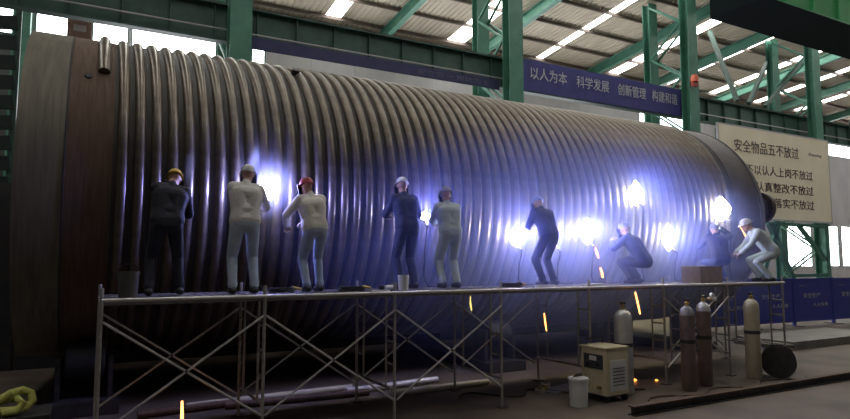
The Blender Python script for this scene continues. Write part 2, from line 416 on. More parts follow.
# cut start of the coil: short arc of half pipe with a bright pipe end
mb = MB(); NA = 14; rings = []
a0, a1 = math.radians(-52), math.radians(-24)
for k in range(NA + 1):
    a = a1 + (a0 - a1) * k / NA
    rings.append([mb.bm.verts.new((dx * 1.1, (R + .02 + h * 1.15) * math.sin(a), (R + .02 + h * 1.15) * math.cos(a))) for dx, h in prof])
for A, B in zip(rings, rings[1:]):
    for j in range(6): mb.bm.faces.new((A[j], A[j+1], B[j+1], B[j]))
mb.bm.faces.new(rings[0]); mb.bm.faces.new(list(reversed(rings[-1])))
o = mb.build('coil_stub', RING, V, smooth=True); o.location = (X0 - .26, 0, 0); o['label'] = 'short cut end of half-pipe coil'
# small dark lug hole on the plain course
MB().lathe([(0, 0), (.05, 0), (.05, .05), (0, .05)], 14, Matrix.Translation((-.12, -R*math.cos(.62), R*math.sin(.62))) @ Matrix.Rotation(PI/2 - .62, 4, 'X') @ Matrix.Translation((0, 0, -.02))).build('lug', DARKST, V)
MB().lathe([(0, 0), (.07, 0), (.07, .1), (0, .1)], 14, Matrix.Translation((3.05, -R*math.cos(1.02), R*math.sin(1.02))) @ Matrix.Rotation(PI/2 - 1.02, 4, 'X')).build('lug', DARKST, V)
# side nozzle on the head
T = Matrix.Translation((14.5, -1.75, .32)) @ RX
nz = MB().lathe([(.30, 0), (.30, 1.12)], 28, T).build('nozzle', HEADM, V, smooth=True)
MB().lathe([(.30, 1.06), (.42, 1.06), (.42, 1.2), (.0, 1.2)], 28, T).build('flange', HEADM, nz, smooth=True)
for k in range(12):
    a = 2*PI*k/12; MB().lathe([(0, 1.0), (.025, 1.0), (.025, 1.25), (0, 1.25)], 6, T @ Matrix.Translation((.36*math.cos(a), .36*math.sin(a), 0))).build('bolt', DARKST, nz)

# turning rolls that carry the vessel
def turning_roll():
    t = empty('turning_roll')
    for s in (-1, 1):
        yy = s * 1.46; zz = ZC - 2.92 * math.cos(PI/6)
        Tm = Matrix.Translation((-.25, yy, zz)) @ RX
        ro = MB().lathe([(0, 0), (.24, 0), (.262, .02), (.262, .48), (.24, .5), (0, .5)], 24, Tm).build('roller', BLACK, t, smooth=True)
        MB().lathe([(0, -.12), (.06, -.12), (.06, .62), (0, .62)], 12, Tm).build('axle', DARKST, ro)
        for sx in (-1, 1):
            m = MB(); m.span((sx * .33 - .03, yy - .2, .2), (sx * .33 + .03, yy + .2, zz + .08)); m.build('bearing_bracket', DARKST, t)
    MB().span((-.45, -1.9, 0), (.45, 1.9, .2)).build('base_frame', DARKST, t, bevel=.01)
    return t
t0 = turning_roll()
for i, x in enumerate((.0, 7.2, 13.0)):
    t = t0 if i == 0 else copy_tree(t0)
    t.location = (x, D, 0); tag(t, 'dark roller stand under the ' + ('plain left end', 'middle', 'far right end')[i] + ' of the vessel', 'roller stand', 'roller stands')

# ================================================================== SCAFFOLD
YF, YR, ZD = 7.52, 8.85, 1.715
SC = empty('scaffold', (.13, YF, 0)); tag(SC, 'long grey tubular scaffold carrying the work platform along the vessel', 'scaffold')
BAY = 1.76; SX = [.13 + BAY * k for k in range(8)]
ORD = ['first', 'second', 'third', 'fourth', 'fifth', 'sixth', 'seventh', 'eighth', 'ninth']
rt = .021
def frame_meshes():
    d = {}
    W = YR - YF
    d['post'] = MB().tube((0, 0, 0), (0, 0, ZD + .13), rt).mesh('post', TUBE_W, True)
    d['foot'] = MB().box((0, 0, .006), (.14, .14, .012)).mesh('base_plate', DARKST)
    d['transom'] = MB().tube((0, 0, 0), (0, W, 0), rt).mesh('transom', TUBE_W, True)
    d['inner'] = MB().tube((0, 0, .42), (0, 0, ZD - .03), rt * .8, n=8).mesh('inner_upright', TUBE_W, True)
    d['rung'] = MB().tube((0, 0, 0), (0, .27, 0), rt * .75, n=8).mesh('rung', TUBE_W, True)
    return d
FMs = frame_meshes()
for k, x in enumerate(SX):
    f = empty('ladder_frame', (x - .13, 0, 0)); f.parent = SC; W = YR - YF
    for yy in (0, W):
        link('post', FMs['post'], f, (0, yy, 0)); link('base_plate', FMs['foot'], f, (0, yy, 0))
    link('transom', FMs['transom'], f, (0, 0, ZD - .03)); link('transom', FMs['transom'], f, (0, 0, .42))
    for yy, y2 in ((.27, 0), (W - .27, W - .27)):
        link('inner_upright', FMs['inner'], f, (0, yy, 0))
        for z in (.75, 1.05, 1.35): link('rung', FMs['rung'], f, (0, y2, z))
bm1 = MB().tube((.02, -.035, .30), (BAY - .02, -.035, 1.48), .0145, n=8).mesh('brace_tube', TUBE, True)
bm2 = MB().tube((.02, -.010, 1.48), (BAY - .02, -.010, .30), .0145, n=8).mesh('brace_tube', TUBE, True)
pinm = MB().tube((BAY/2, -.055, .89), (BAY/2, .012, .89), .016, n=8).mesh('pivot_pin', DARKST)
lm = MB().tube((0, 0, 0), (BAY, 0, 0), rt).mesh('ledger_tube', TUBE, True)
def plank_mesh():
    m = MB(); L = BAY - .03; w = .44
    m.box((BAY/2, w/2, -.0025), (L, w, .005)); 
    for yy in (.004, w - .004): m.box((BAY/2, yy, -.03), (L, .006, .055))
    for k in range(12): m.box((.12 + k * (BAY - .24) / 11, w/2, .003), (.05, w * .8, .006))
    return m.mesh('plank_top', PLANK)
pm = plank_mesh(); hk = MB().box((0, .2, -.035), (.05, .12, .05)).mesh('end_hook', DARKST)
for k in range(7):
    x = SX[k]
    for yy, side in ((0, 'front'), (YR + .06 - YF, 'rear')):
        if (side == 'front' and k in (3, 4, 6)) or (side == 'rear' and k in (4, 5)): continue
        c = empty('cross_brace', (x - .13, yy, 0)); c.parent = SC; link('brace_tube', bm1, c); link('brace_tube', bm2, c); link('pivot_pin', pinm, c)
    link('ledger_tube', lm, SC, (x - .13, -.045, ZD))
    for j, nm in enumerate(('front', 'middle', 'rear')):
        pl = empty('scaffold_plank', (x, YF + .03 + j * .455, ZD - .002)); link('plank_top', pm, pl, (0, 0, 0)); link('end_hook', hk, pl, (.04, 0, -.0)); link('end_hook', hk, pl, (BAY - .04, 0, -.0))
        tag(pl, 'steel deck plank, %s row, %s bay of the scaffold from the left' % (nm, ORD[k]), 'plank', 'scaffold deck planks')
ZT = ZD + .005

# ================================================================== WORKERS
def ik(a, c, l1, l2, pole):
    a = Vector(a); c = Vector(c); d = c - a; L = min(d.length, (l1 + l2) * .995)
    u = d.normalized(); c = a + u * L
    x = (l1*l1 - l2*l2 + L*L) / (2*L); h = math.sqrt(max(l1*l1 - x*x, 0))
    p = Vector(pole); p = (p - u * p.dot(u)); p.normalize()
    return a + u * x + p * h, c
def person(label, loc, rz, cl, pose, scale=1.0):
    """cl: jacket, trousers, helmet, boots, gloves materials; local +Y is where the figure faces"""
    root = empty('person', loc, rz); root.scale = (scale,) * 3; tag(root, label, 'person', 'welders on the platform')
    bones = []          # (a, b, ra, rb, material key)
    def B(a, b, ra, rb, k): bones.append((Vector(a), Vector(b), ra, rb, k))
    pel = Vector(pose.get('pelvis', (0, 0, .93))); ch = Vector(pose.get('chest', (0, .06, 1.32))); up = (ch - pel).normalized()
    tw = pose.get('twist', 0.0)
    rx = Vector((math.cos(tw), math.sin(tw), 0)); rx = (rx - up * rx.dot(up)).normalized(); hx = Vector((1, 0, 0))
    neck = ch + up * .16; hd = neck + Vector(pose.get('head', (0, .05, .14)))
    wa = pel.lerp(ch, .45)
    J, T_, S, G, K = 'jacket', 'trousers', 'skin', 'gloves', 'boots'
    # torso
    B(pel - hx*.075, pel + hx*.075, .118, .118, T_)
    B(wa - rx*.07, wa + rx*.07, .125, .125, J)
    B(pel + up*.05 - hx*.085, pel + up*.05 + hx*.085, .128, .128, J)
    B(ch - rx*.095, ch + rx*.095, .132, .132, J)
    for s in (-1, 1):
        B(pel + up*.05 + hx*.085*s, wa + rx*.07*s, .125, .12, J); B(wa + rx*.07*s, ch + rx*.095*s, .12, .132, J)
    B(ch + up*.1 - rx*.15, ch + up*.1 + rx*.15, .072, .072, J)
    B(ch + up*.05, neck + up*.0, .09, .066, J)
    B(neck, hd, .056, .056, S)
    sh = {s: ch + up*.09 + rx*.175*s for s in (-1, 1)}
    for s, key in ((-1, 'lhand'), (1, 'rhand')):
        hand = Vector(pose.get(key, (.27*s, .12, .85)))
        el, wr = ik(sh[s], hand, .295, .265, pose.get('lpole' if s < 0 else 'rpole', (.8*s, -.4, -.6)))
        B(sh[s], el, .078, .062, J); B(el, el.lerp(wr, .9), .063, .05, J); B(el.lerp(wr, .82), el.lerp(wr, .9), .058, .056, J)
        # hand: palm and five separate bent fingers
        d = (wr - el).normalized(); side = d.cross(Vector((0, 0, 1)))
        if side.length < .1: side = Vector((1, 0, 0))
        side.normalize(); nrm = side.cross(d).normalized()
        pc = wr + d*.075
        for q in (-.028, 0, .028): B(wr + side*q*.6, pc + side*q, .025, .02, G)
        for q, ln in ((-.036, .052), (-.012, .06), (.012, .056), (.036, .042)):
            k0 = pc + side*q; k1 = k0 + d*ln*.8 - nrm*.012; k2 = k1 + d*ln*.25 - nrm*ln*.75
            B(k0, k1, .0125, .0115, G); B(k1, k2, .0115, .0105, G)
        tb = wr + d*.03 - side*.03*s; B(tb, tb - side*.035*s + d*.03 - nrm*.01, .015, .013, G); B(tb - side*.035*s + d*.03 - nrm*.01, tb - side*.03*s + d*.062 - nrm*.03, .013, .011, G)
    for s, key in ((-1, 'lfoot'), (1, 'rfoot')):
        ft = Vector(pose.get(key, (.13*s, 0, .085)))
        hip = pel + hx*.095*s - Vector((0, 0, .03))
        kn, an = ik(hip, ft, .43, .42, pose.get('kpole', (.15*s, 1, 0)))
        B(hip, kn, .102, .072, T_); B(kn, an.lerp(kn, .18), .072, .060, T_); B(an.lerp(kn, .1), an.lerp(kn, .22), .066, .06, T_)
        fd = Vector(pose.get('fdir', (0, 1, 0))).normalized()
        B(an.lerp(kn, .25), an - Vector((0, 0, .02)), .05, .05, K)
        B(an - fd*.05 - Vector((0, 0, .035)), an + fd*.15 - Vector((0, 0, .045)), .047, .038, K)
    # head
    look = Vector(pose.get('look', (0, 1, -.15))).normalized(); hs = look.cross(Vector((0, 0, 1))).normalized(); hu = hs.cross(look).normalized()
    mb = MB()
    for a, b, ra, rb, k in bones:
        if (b - a).length > 1e-4: mb.tube(a, b, ra, rb, 14)
        mb.ball(a, ra, sub=2); mb.ball(b, rb, sub=2)
    HM = Matrix((hs, look, hu)).transposed().to_4x4()
    blobs = [((0, -.012, .02), .1, (.78, .95, 1.0)), ((0, .035, -.05), .07, (.78, .85, 1.0)), ((0, .098, -.012), .016, (.8, 1.1, 1.4)), ((-.079, -.005, -.005), .022, (.45, .8, 1.4)), ((.079, -.005, -.005), .022, (.45, .8, 1.4)), ((0, .09, -.058), .02, (1.2, .5, .4))]
    for c, r, sc in blobs: mb.ball(hd + HM.to_3x3() @ Vector(c), r, sc, 2, HM)
    me = mb.mesh('body_raw', None)
    o = link('body', me, root)
    md = o.modifiers.new('r', 'REMESH'); md.mode = 'VOXEL'; md.voxel_size = .0105
    sm = o.modifiers.new('s', 'SMOOTH'); sm.iterations = 3; sm.factor = .5
    bpy.context.view_layer.update(); dg = bpy.context.evaluated_depsgraph_get()
    fin = bpy.data.meshes.new_from_object(o.evaluated_get(dg)); o.modifiers.clear(); o.data = fin; fin.name = 'body'; bpy.data.meshes.remove(me)
    keys = ['jacket', 'trousers', 'skin', 'gloves', 'boots']; fin.materials.clear()
    for k in keys: fin.materials.append(cl[k])
    import numpy as np
    n = len(fin.polygons); cen = np.empty(n*3); fin.polygons.foreach_get('center', cen); cen = cen.reshape(-1, 3)
    best = np.full(n, 9.0); idx = np.zeros(n, dtype=np.int32)
    segs = bones + [(hd + HM.to_3x3() @ Vector(c), hd + HM.to_3x3() @ Vector(c) + Vector((0, 0, 1e-3)), r, r, S) for c, r, _ in blobs]
    for a, b, ra, rb, k in segs:
        a_ = np.array(a); d_ = np.array(b) - a_; L2 = max((d_*d_).sum(), 1e-9)
        t = np.clip(((cen - a_) @ d_) / L2, 0, 1); q = a_ + t[:, None]*d_
        dist = np.linalg.norm(cen - q, axis=1) - (ra + (rb - ra)*t)
        m = dist < best; best[m] = dist[m]; idx[m] = keys.index(k)
    fin.polygons.foreach_set('material_index', idx); fin.polygons.foreach_set('use_smooth', np.ones(n, dtype=bool)); fin.update()
    # helmet: shell, brim and rear ridge
    h = MB(); n_ = 22; rr = []
    for k in range(9):
        a = PI/2 * k / 8
        rr.append((max(math.cos(a), 0) ** .8 * .108 if k < 8 else 0, math.sin(a) * .112))
    h.lathe([(.098, -.004)] + rr[:1] + rr[1:], n_)
    for v in h.bm.verts: v.co.x *= .88; v.co.y *= 1.12
    hm = h.build('helmet', cl['helmet'], root, smooth=True)
    hm.matrix_local = Matrix.Translation(hd + hu*.035 - look*.005) @ HM
    br = MB(); br.lathe([(.095, 0), (.125, -.008), (.125, -.002), (.095, .008)], n_)
    for v in br.bm.verts:
        v.co.x *= .88; v.co.y *= 1.12
        if v.co.y > .05: v.co.y += .035
    bo = br.build('helmet_brim', cl['helmet'], hm, smooth=True)
    if pose.get('mask', True):
        mk = MB(); rows = []
        for i in range(6):
            z = .05 - .24 * i / 5; row = []
            for j in range(9):
                a = math.radians(-75 + 150 * j / 8); w = .125 * (1 - .12 * (i/5))
                row.append(mk.bm.verts.new((w * math.sin(a), .02 + w * math.cos(a), z)))
            rows.append(row)
        for A, B_ in zip(rows, rows[1:]):
            for j in range(8): mk.bm.faces.new((A[j], A[j+1], B_[j+1], B_[j]))
        r_ = bmesh.ops.solidify(mk.bm, geom=list(mk.bm.faces), thickness=.006)
        mo = mk.build('welding_mask', BLACK, root, smooth=True); mo.matrix_local = Matrix.Translation(hd) @ HM
        MB().box((0, .148, -.0), (.1, .008, .05)).build('visor', PANELD, mo)
    return root

SKIN = mat('skin', (.50, .30, .22), rough=.55)
def cloth(n, c, c2): return mat(n, c, c2, rough=.85, scale=9, bump=.35)
NAVY = cloth('navy_workwear', (.016, .017, .030), (.028, .028, .045)); NAVY2 = cloth('dark_blue_workwear', (.03, .04, .10), (.045, .055, .13))
WHITEW = cloth('off_white_jacket', (.66, .63, .60), (.75, .72, .69)); BEIGE = cloth('cream_jacket', (.70, .66, .59), (.78, .74, .67))
LBLUE = cloth('pale_blue_trousers', (.44, .52, .62), (.52, .60, .70)); GBLUE = cloth('grey_blue_trousers', (.34, .42, .54), (.42, .50, .62))
PALEG = cloth('pale_grey_green_overall', (.46, .54, .52), (.54, .62, .60))
BOOT = mat('work_boots', (.03, .028, .028), rough=.6); GLOVE = mat('leather_gloves', (.38, .30, .22), (.45, .36, .27), rough=.8, scale=12)
GLOVE_D = mat('dark_gloves', (.06, .05, .05), rough=.8)
def hel(n, c): return mat(n, c, rough=.35)
HY = hel('yellow_helmet', (.62, .42, .05)); HW = hel('white_helmet', (.58, .58, .60)); HR = hel('red_helmet', (.36, .055, .055)); HB = hel('blue_helmet', (.16, .22, .48)); HG = hel('grey_helmet', (.22, .22, .26))
def outfit(j, t, h, g=GLOVE): return dict(jacket=j, trousers=t, helmet=h, gloves=g, boots=BOOT, skin=SKIN)

person('worker in dark navy clothes and yellow helmet bending to the vessel, back turned', (.83, 8.1, ZT), 0, outfit(NAVY, NAVY, HY, GLOVE_D),
       dict(pelvis=(-.02, -.02, .90), chest=(.02, .10, 1.27), head=(.05, .12, .09), look=(.15, 1, -.6), lfoot=(-.20, -.02, .085), rfoot=(.17, .06, .085), rhand=(.20, .44, 1.06), lhand=(.08, .50, 1.08), twist=.1, rpole=(.35, -.3, -1), lpole=(-.35, -.3, -1)), .97)
person('worker in off-white jacket and pale blue trousers beside the brightest left arc, back turned', (1.74, 8.02, ZT), 0, outfit(WHITEW, LBLUE, HW),
       dict(pelvis=(0, 0, .93), chest=(.02, .09, 1.33), head=(.04, .08, .13), look=(.35, 1, -.1), lfoot=(-.14, 0, .085), rfoot=(.15, .03, .085), rhand=(.36, .50, 1.20), lhand=(.08, .46, 1.18), rpole=(.5, -.3, -1), lpole=(-.4, -.3, -1)), .97)
person('worker in cream jacket, grey-blue trousers and red helmet, back turned, reaching left', (2.70, 8.12, ZT), .12, outfit(BEIGE, GBLUE, HR),
       dict(pelvis=(.02, 0, .91), chest=(-.01, .08, 1.28), head=(-.03, .07, .13), look=(-.25, 1, -.2), lfoot=(-.10, 0, .085), rfoot=(.16, .12, .085), lhand=(-.26, .40, 1.0), rhand=(.06, .46, 1.05), lpole=(-1, -.3, -.5)), .935)
person('worker in dark blue clothes and white helmet standing in the haze at mid platform', (4.30, 8.42, ZT), .1, outfit(NAVY2, NAVY2, HW),
       dict(pelvis=(0, 0, .92), chest=(0, .08, 1.31), look=(.3, 1, -.3), rhand=(.22, .42, 1.1), lhand=(-.1, .42, 1.15)))
person('worker in pale grey-green overall welding in the glare at mid platform', (5.0, 8.3, ZT), -.05, outfit(PALEG, PALEG, HG),
       dict(pelvis=(0, -.02, .88), chest=(0, .07, 1.24), look=(0, 1, -.3), rhand=(.12, .48, 1.22), lhand=(-.02, .5, 1.1)), .97)
person('worker in dark blue clothes standing between two arcs at mid platform', (6.99, 8.3, ZT), .1, outfit(NAVY2, NAVY, HB),
       dict(pelvis=(0, -.03, .86), chest=(.02, .12, 1.2), head=(.02, .1, .1), look=(.3, 1, -.5), rhand=(.30, .50, .98), lhand=(.0, .5, 1.0)))
person('worker in dark clothes crouching between the upper and lower arcs on the right half', (9.15, 8.25, ZT), .3, outfit(NAVY2, NAVY, HG),
       dict(pelvis=(0, -.12, .42), chest=(.02, .12, .78), head=(.02, .1, .12), look=(.2, 1, -.2), lfoot=(-.18, .05, .085), rfoot=(.18, .10, .085), rhand=(.22, .52, .85), lhand=(-.05, .5, .8)))
person('worker in dark clothes kneeling low beside the rightmost arc', (11.62, 8.35, ZT), -.5, outfit(NAVY, NAVY2, HG),
       dict(pelvis=(0, -.1, .46), chest=(.05, .12, .84), head=(.02, .1, .12), look=(.4, 1, .1), lfoot=(-.18, .05, .085), rfoot=(.18, .12, .085), rhand=(.3, .48, 1.15), lhand=(-.05, .5, .85)))
person('worker in pale clothes bending at the far right end of the vessel', (12.33, 7.72, ZT), .95, outfit(PALEG, PALEG, HW),
       dict(pelvis=(0, -.1, .62), chest=(.02, .16, .95), head=(.0, .12, .1), look=(0, 1, -.4), lfoot=(-.16, .02, .085), rfoot=(.16, .10, .085), rhand=(.14, .56, .62), lhand=(-.1, .56, .6), mask=False))

# ================================================================== ARCS, TORCHES, SPARKS
def glare_mesh(w, h, seed):
    rnd = random.Random(seed); m = MB()
    m.lathe([(0, -.5*h), (.28*w, -.36*h), (.46*w, -.16*h), (.5*w, .0), (.36*w, .18*h), (.17*w, .34*h), (.06*w, .45*h), (0, .5*h)], 14)
    for v in m.bm.verts: v.co.x += rnd.uniform(-.05, .05) * w; v.co.y += rnd.uniform(-.05, .05) * w
    return m
ARCS = [((2.22, 8.93, 3.20), .20, .32, 1.7, 'beside the head of the worker in the off-white jacket'),
        ((4.88, 8.90, 2.90), .16, .12, .7, 'in front of the worker in the pale grey-green overall'),
        ((6.78, 8.92, 2.60), .22, .32, 1.3, 'largest, left of the blue-clad worker at mid platform'),
        ((7.66, 8.92, 2.62), .10, .42, .7, 'tall and thin, right of the blue-clad worker'),
        ((8.50, 8.92, 2.72), .20, .42, 1.0, 'above the falling orange sparks'),
        ((9.86, 8.92, 3.56), .26, .42, 1.2, 'highest on the vessel'),
        ((10.80, 8.92, 2.66), .20, .48, 1.1, 'lowest on the right half of the vessel'),
        ((12.60, 8.92, 3.34), .34, .46, 1.3, 'rightmost, near the dished end')]
for i, (p, w, h, e, txt) in enumerate(ARCS):
    a = empty('welding_arc', p); tag(a, 'blinding white welding arc ' + txt, 'welding arc', 'welding arcs along the vessel')
    glare_mesh(w * 1.2, h * 1.25, i).build('glare_body', ARC, a, smooth=True)  # larger than a real arc: its glare is put into the glowing shape
    ld = bpy.data.lights.new('arc_light', 'POINT'); ld.energy = ARC_W * e; ld.color = (.24, .26, 1.0); ld.shadow_soft_size = .05
    lo = bpy.data.objects.new('arc_light', ld); COL.objects.link(lo); lo.parent = a; lo.location = (0, -.14, .02)
    # torch held to the arc
    t = empty('welding_torch', (p[0] - .02, p[1] - .06, p[2] - h * .35)); tag(t, 'black welding torch under the arc ' + txt, 'torch', 'welding torches')
    MB().tube((0, 0, 0), (-.06, -.12, -.10), .014).build('torch_neck', BRASS, t, smooth=True)
    MB().tube((-.06, -.12, -.10), (-.12, -.26, -.16), .019, .023).build('torch_handle', BLACK, t, smooth=True)
    zd = ZT - (p[2] - h * .35)
    MB().path([(-.12, -.26, -.16), (-.15, -.29, -.24), (-.16, -.24, zd * .5), (-.15, -.20, zd * .85), (-.05, -.16, zd + .02), (.3, -.12, zd + .015)], .011).build('torch_cable', BLACK, t, smooth=True)
def spark(pts, r, label, m=HOT):
    rs = [r * (.35 + .65 * math.sin(PI * (i + .5) / len(pts))) for i in range(len(pts))]
    tag(MB().path(pts, rs, 6).build('spark_trail', m, smooth=True), label, 'spark', 'falling sparks')
spark([(8.52, 8.75, 2.42), (8.54, 8.72, 2.3), (8.56, 8.7, 2.2)], .022, 'orange spark trail directly under the arc at mid right')
spark([(8.60, 8.7, 2.02), (8.62, 8.68, 1.92), (8.63, 8.67, 1.83)], .026, 'bright orange spark clump above the platform edge at mid right')
spark([(8.15, 7.45, 1.62), (8.19, 7.44, 1.45), (8.23, 7.43, 1.25)], .016, 'long orange spark falling past the platform left of the gas bottle')
spark([(6.13, 7.4, 1.35), (6.15, 7.4, 1.2), (6.17, 7.4, 1.08)], .011, 'thin red spark falling past the fourth scaffold bay')
spark([(4.79, 7.4, 1.64), (4.79, 7.4, 1.55), (4.81, 7.4, 1.44)], .012, 'short yellow spark below the third scaffold bay', emit('yellow_spark', (1, .7, .2), 1.2))
spark([(1.07, 8.2, .42), (1.075, 8.2, .25), (1.08, 8.2, .02)], .020, 'tall glowing orange spark standing over the floor under the first bay')
spark([(12.75, 8.6, 2.95), (12.85, 8.55, 2.75), (12.9, 8.5, 2.55)], .014, 'orange spark trail under the rightmost arc')
for q, (x, y) in enumerate(((8.48, 7.9), (8.62, 7.95), (8.95, 7.75))):
    tag(MB().ball((x, y, .03), .05 - .012*q, (1.3, 1, .7), 1).build('glowing_ember', FIRE), 'glowing orange ember on the floor right of the welding machine, %s from the left' % ORD[q], 'ember', 'embers on the floor')

# ================================================================== THINGS ON THE DECK
def bucket(name, loc, r, h, m, label, cat, grp=None, handle=True, lid=False):
    o = empty(name, loc); tag(o, label, cat, grp)
    MB().lathe([(0, 0), (r*.86, 0), (r, h), (r*1.06, h), (r*1.06, h - .02), (r*.97, h - .02)] if lid else [(0, .006), (r*.84, .006), (r*.97, h), (r*1.04, h), (r*1.04, h - .025), (r, h - .025), (r*.86, 0), (0, 0)], 22).build('bucket_wall', m, o, smooth=True)
    if lid: MB().lathe([(0, h - .02), (r*1.0, h - .02), (r*1.0, h + .012), (0, h + .02)], 22).build('lid', m, o, smooth=True)
    if handle: MB().path([(-r*1.03, 0, h - .03)] + [(-r*1.05*math.cos(a), -.06*math.sin(a), h - .03 + .12*math.sin(a)) for a in [PI*k/8 for k in range(1, 8)]] + [(r*1.03, 0, h - .03)], .005, 5).build('handle', DARKST, o)
    return o
bucket('metal_bucket', (.40, 7.85, ZT), .115, .30, mat('dull_zinc', (.10, .095, .085), (.15, .14, .125), rough=.5, metal=.5, scale=8), 'dull grey metal bucket at the left end of the platform', 'bucket')
bucket('white_tub', (4.02, 8.0, ZT), .08, .22, WHITEP, 'small white tub on the platform between the third welder and the haze', 'tub', handle=False)
o = empty('angle_grinder', (3.62, 7.8, ZT), .5); tag(o, 'small grey angle grinder on the platform left of the white tub', 'grinder')
MB().tube((0, 0, .05), (.26, 0, .06), .034, .03).build('grinder_body', SILVER, o, smooth=True)
MB().tube((-.06, 0, .03), (-.06, 0, .08), .04).build('gear_head', DARKST, o, smooth=True); MB().tube((-.06, 0, .012), (-.06, 0, .02), .07, n=20).build('disc', DARKST, o)
for i, (x, y, r_, s) in enumerate(((3.15, 7.85, .17, 'third'), (2.2, 7.9, .15, 'second'), (5.9, 7.9, .16, 'fourth'))):
    o = empty('cable_coil', (x, y, ZT)); tag(o, 'loose black welding cable coil on the platform in the %s scaffold bay from the left' % ('second', 'second bay, left of the red helmet worker; first', 'fourth')[i] if i != 1 else 'loose black welding cable coil on the platform between the two pale-clad welders', 'cable', 'cable coils on the platform')
    pts = [((r_ + .012*math.sin(k*1.7)) * math.cos(k * 2*PI/16), (r_ + .012*math.cos(k*2.1)) * math.sin(k * 2*PI/16), .014 + .022 * (k // 16) + .022*((k % 16)/16)) for k in range(50)]
    MB().path(pts, .012, 6).build('cable_loop', BLACK, o, smooth=True)
    MB().tube(pts[-1], (pts[-1][0] + .12, pts[-1][1] - .06, .05), .018).build('connector', BRASS, o)
o = empty('slag_hammer', (3.38, 7.68, ZT), -.3); tag(o, 'slag hammer lying on the platform near the black cable coil', 'hammer')
MB().tube((0, 0, .02), (.26, 0, .02), .012).build('hammer_handle', SILVER, o); MB().tube((.26, -.07, .022), (.26, .07, .022), .014, .008).build('hammer_head', DARKST, o)
for i, (x, y) in enumerate(((6.35, 7.62), (7.35, 7.6))):
    o = empty('electrode_box', (x, y, ZT), .1*i); tag(o, 'pale flat electrode box on the front platform edge, ' + ('under the largest arc' if i == 0 else 'under the thin tall arc'), 'box', 'electrode boxes')
    MB().box((0, 0, .022), (.36, .09, .044)).build('box_body', WHITEP, o, bevel=.004); MB().box((.0, 0, .047), (.365, .095, .006)).build('box_lid', WHITEP, o)
o = empty('paper_carton', (10.55, 7.95, ZT), .1); tag(o, 'brown cardboard carton on the platform below the lowest right arc', 'box')
MB().box((0, 0, .16), (.75, .4, .32)).build('carton_body', mat('cardboard', (.30, .22, .16), (.36, .27, .20), rough=.85, scale=8), o); MB().box((0, 0, .322), (.75, .06, .003)).build('tape', PALE, o)
for s in (-1, 1): MB().box((0, s*.1, .325), (.74, .19, .006), Matrix.Rotation(.03*s, 4, 'X')).build('flap', mat('cardboard', (.3, .22, .16)), o)

# ================================================================== THINGS ON THE FLOOR
# welding machine
w = empty('welding_machine', (7.16, 7.2, 0), .06); tag(w, 'cream box-shaped welding machine on wheels standing on the floor', 'welding machine')
bw, bd, z0, z1 = .50, .52, .10, .80
MB().span((-bw/2, -bd/2, z0), (bw/2, bd/2, z1)).build('cabinet', CREAM, w, bevel=.015)
MB().box((0, 0, z1 + .012), (bw + .03, bd + .03, .03)).build('lid', CREAM, w, bevel=.008)
MB().box((-bw/2 - .006, 0, .60), (.014, .38, .22)).build('control_panel', PANELD, w, bevel=.004)
for yy in (-.1, .1): MB().lathe([(0, 0), (.03, 0), (.025, .03), (0, .03)], 12, Matrix.Translation((-bw/2 - .012, yy, .56)) @ Matrix.Rotation(-PI/2, 4, 'Y')).build('knob', BLACK, w)
MB().box((-bw/2 - .012, 0, .65), (.01, .14, .07)).build('meter', WHITEP, w)
MB().box((.0, -bd/2 - .005, .40), (.36, .012, .46)).build('side_panel', WHITEP, w, bevel=.004)
for k in range(6): MB().box((0, -bd/2 - .014, .26 + k*.05), (.26, .008, .012)).build('louvre', PANELD, w)
for yy in (-.12, .12): MB().lathe([(0, 0), (.03, 0), (.03, .05), (0, .05)], 10, Matrix.Translation((-bw/2 - .0, yy, .22)) @ Matrix.Rotation(-PI/2, 4, 'Y')).build('cable_socket', BRASS, w)
for sx in (-1, 1):
    for sy in (-1, 1): MB().tube((sx*.2 - .02, sy*.2, .055), (sx*.2 + .02, sy*.2, .055), .055, n=14).build('wheel', BLACK, w, smooth=True)
MB().span((-bw/2 + .02, -bd/2 + .02, .085), (bw/2 - .02, bd/2 - .02, .11)).build('chassis', DARKST, w)
MB().path([(-.18, .2, .82), (-.18, .2, .92), (.18, .2, .92), (.18, .2, .82)], .012, 8).build('lift_handle', DARKST, w, smooth=True)

def gas(name, loc, r, h, m, top, label, cap=True, grp='gas cylinders on the floor'):
    o = empty(name, loc); tag(o, label, 'gas cylinder', grp)
    hb = h - .26
    MB().lathe([(0, .0), (r*.88, 0), (r, .03), (r, hb)], 22).build('cylinder_body', m, o, smooth=True)
    MB().lathe([(r, hb), (r*.96, hb + .05), (r*.80, hb + .10), (r*.52, hb + .135), (r*.32, hb + .15), (r*.32, hb + .17), (0, hb + .17)], 22).build('shoulder', top, o, smooth=True)
    v = MB().lathe([(r*.26, hb + .16), (r*.26, hb + .21), (r*.14, hb + .22), (r*.14, hb + .25), (0, hb + .25)], 12).build('valve', BRASS, o, smooth=True)
    MB().tube((-.05, 0, hb + .255), (.05, 0, hb + .255), .022).build('handwheel', DARKST, v); MB().tube((0, 0, hb + .2), (0, -.06, hb + .2), .013).build('outlet', BRASS, v)
    if cap: MB().lathe([(r*1.02, h*.52), (r*1.03, h*.52), (r*1.03, h*.56), (r*1.02, h*.56)], 22).build('band', DARKST, o)
    return o
gas('gas_cylinder', (8.84, 6.98, 0), .12, 1.5, BROWNC, GREYC, 'brown gas cylinder with grey shoulder, left one of the pair on the floor')
gas('gas_cylinder', (9.42, 7.1, 0), .12, 1.54, BROWNC, SILVER, 'brown gas cylinder with bright silver shoulder, right one of the pair on the floor')
gas('gas_cylinder', (7.72, 7.33, 0), .145, 1.46, SILVER, SILVER, 'shiny silver gas cylinder standing behind the cream welding machine')
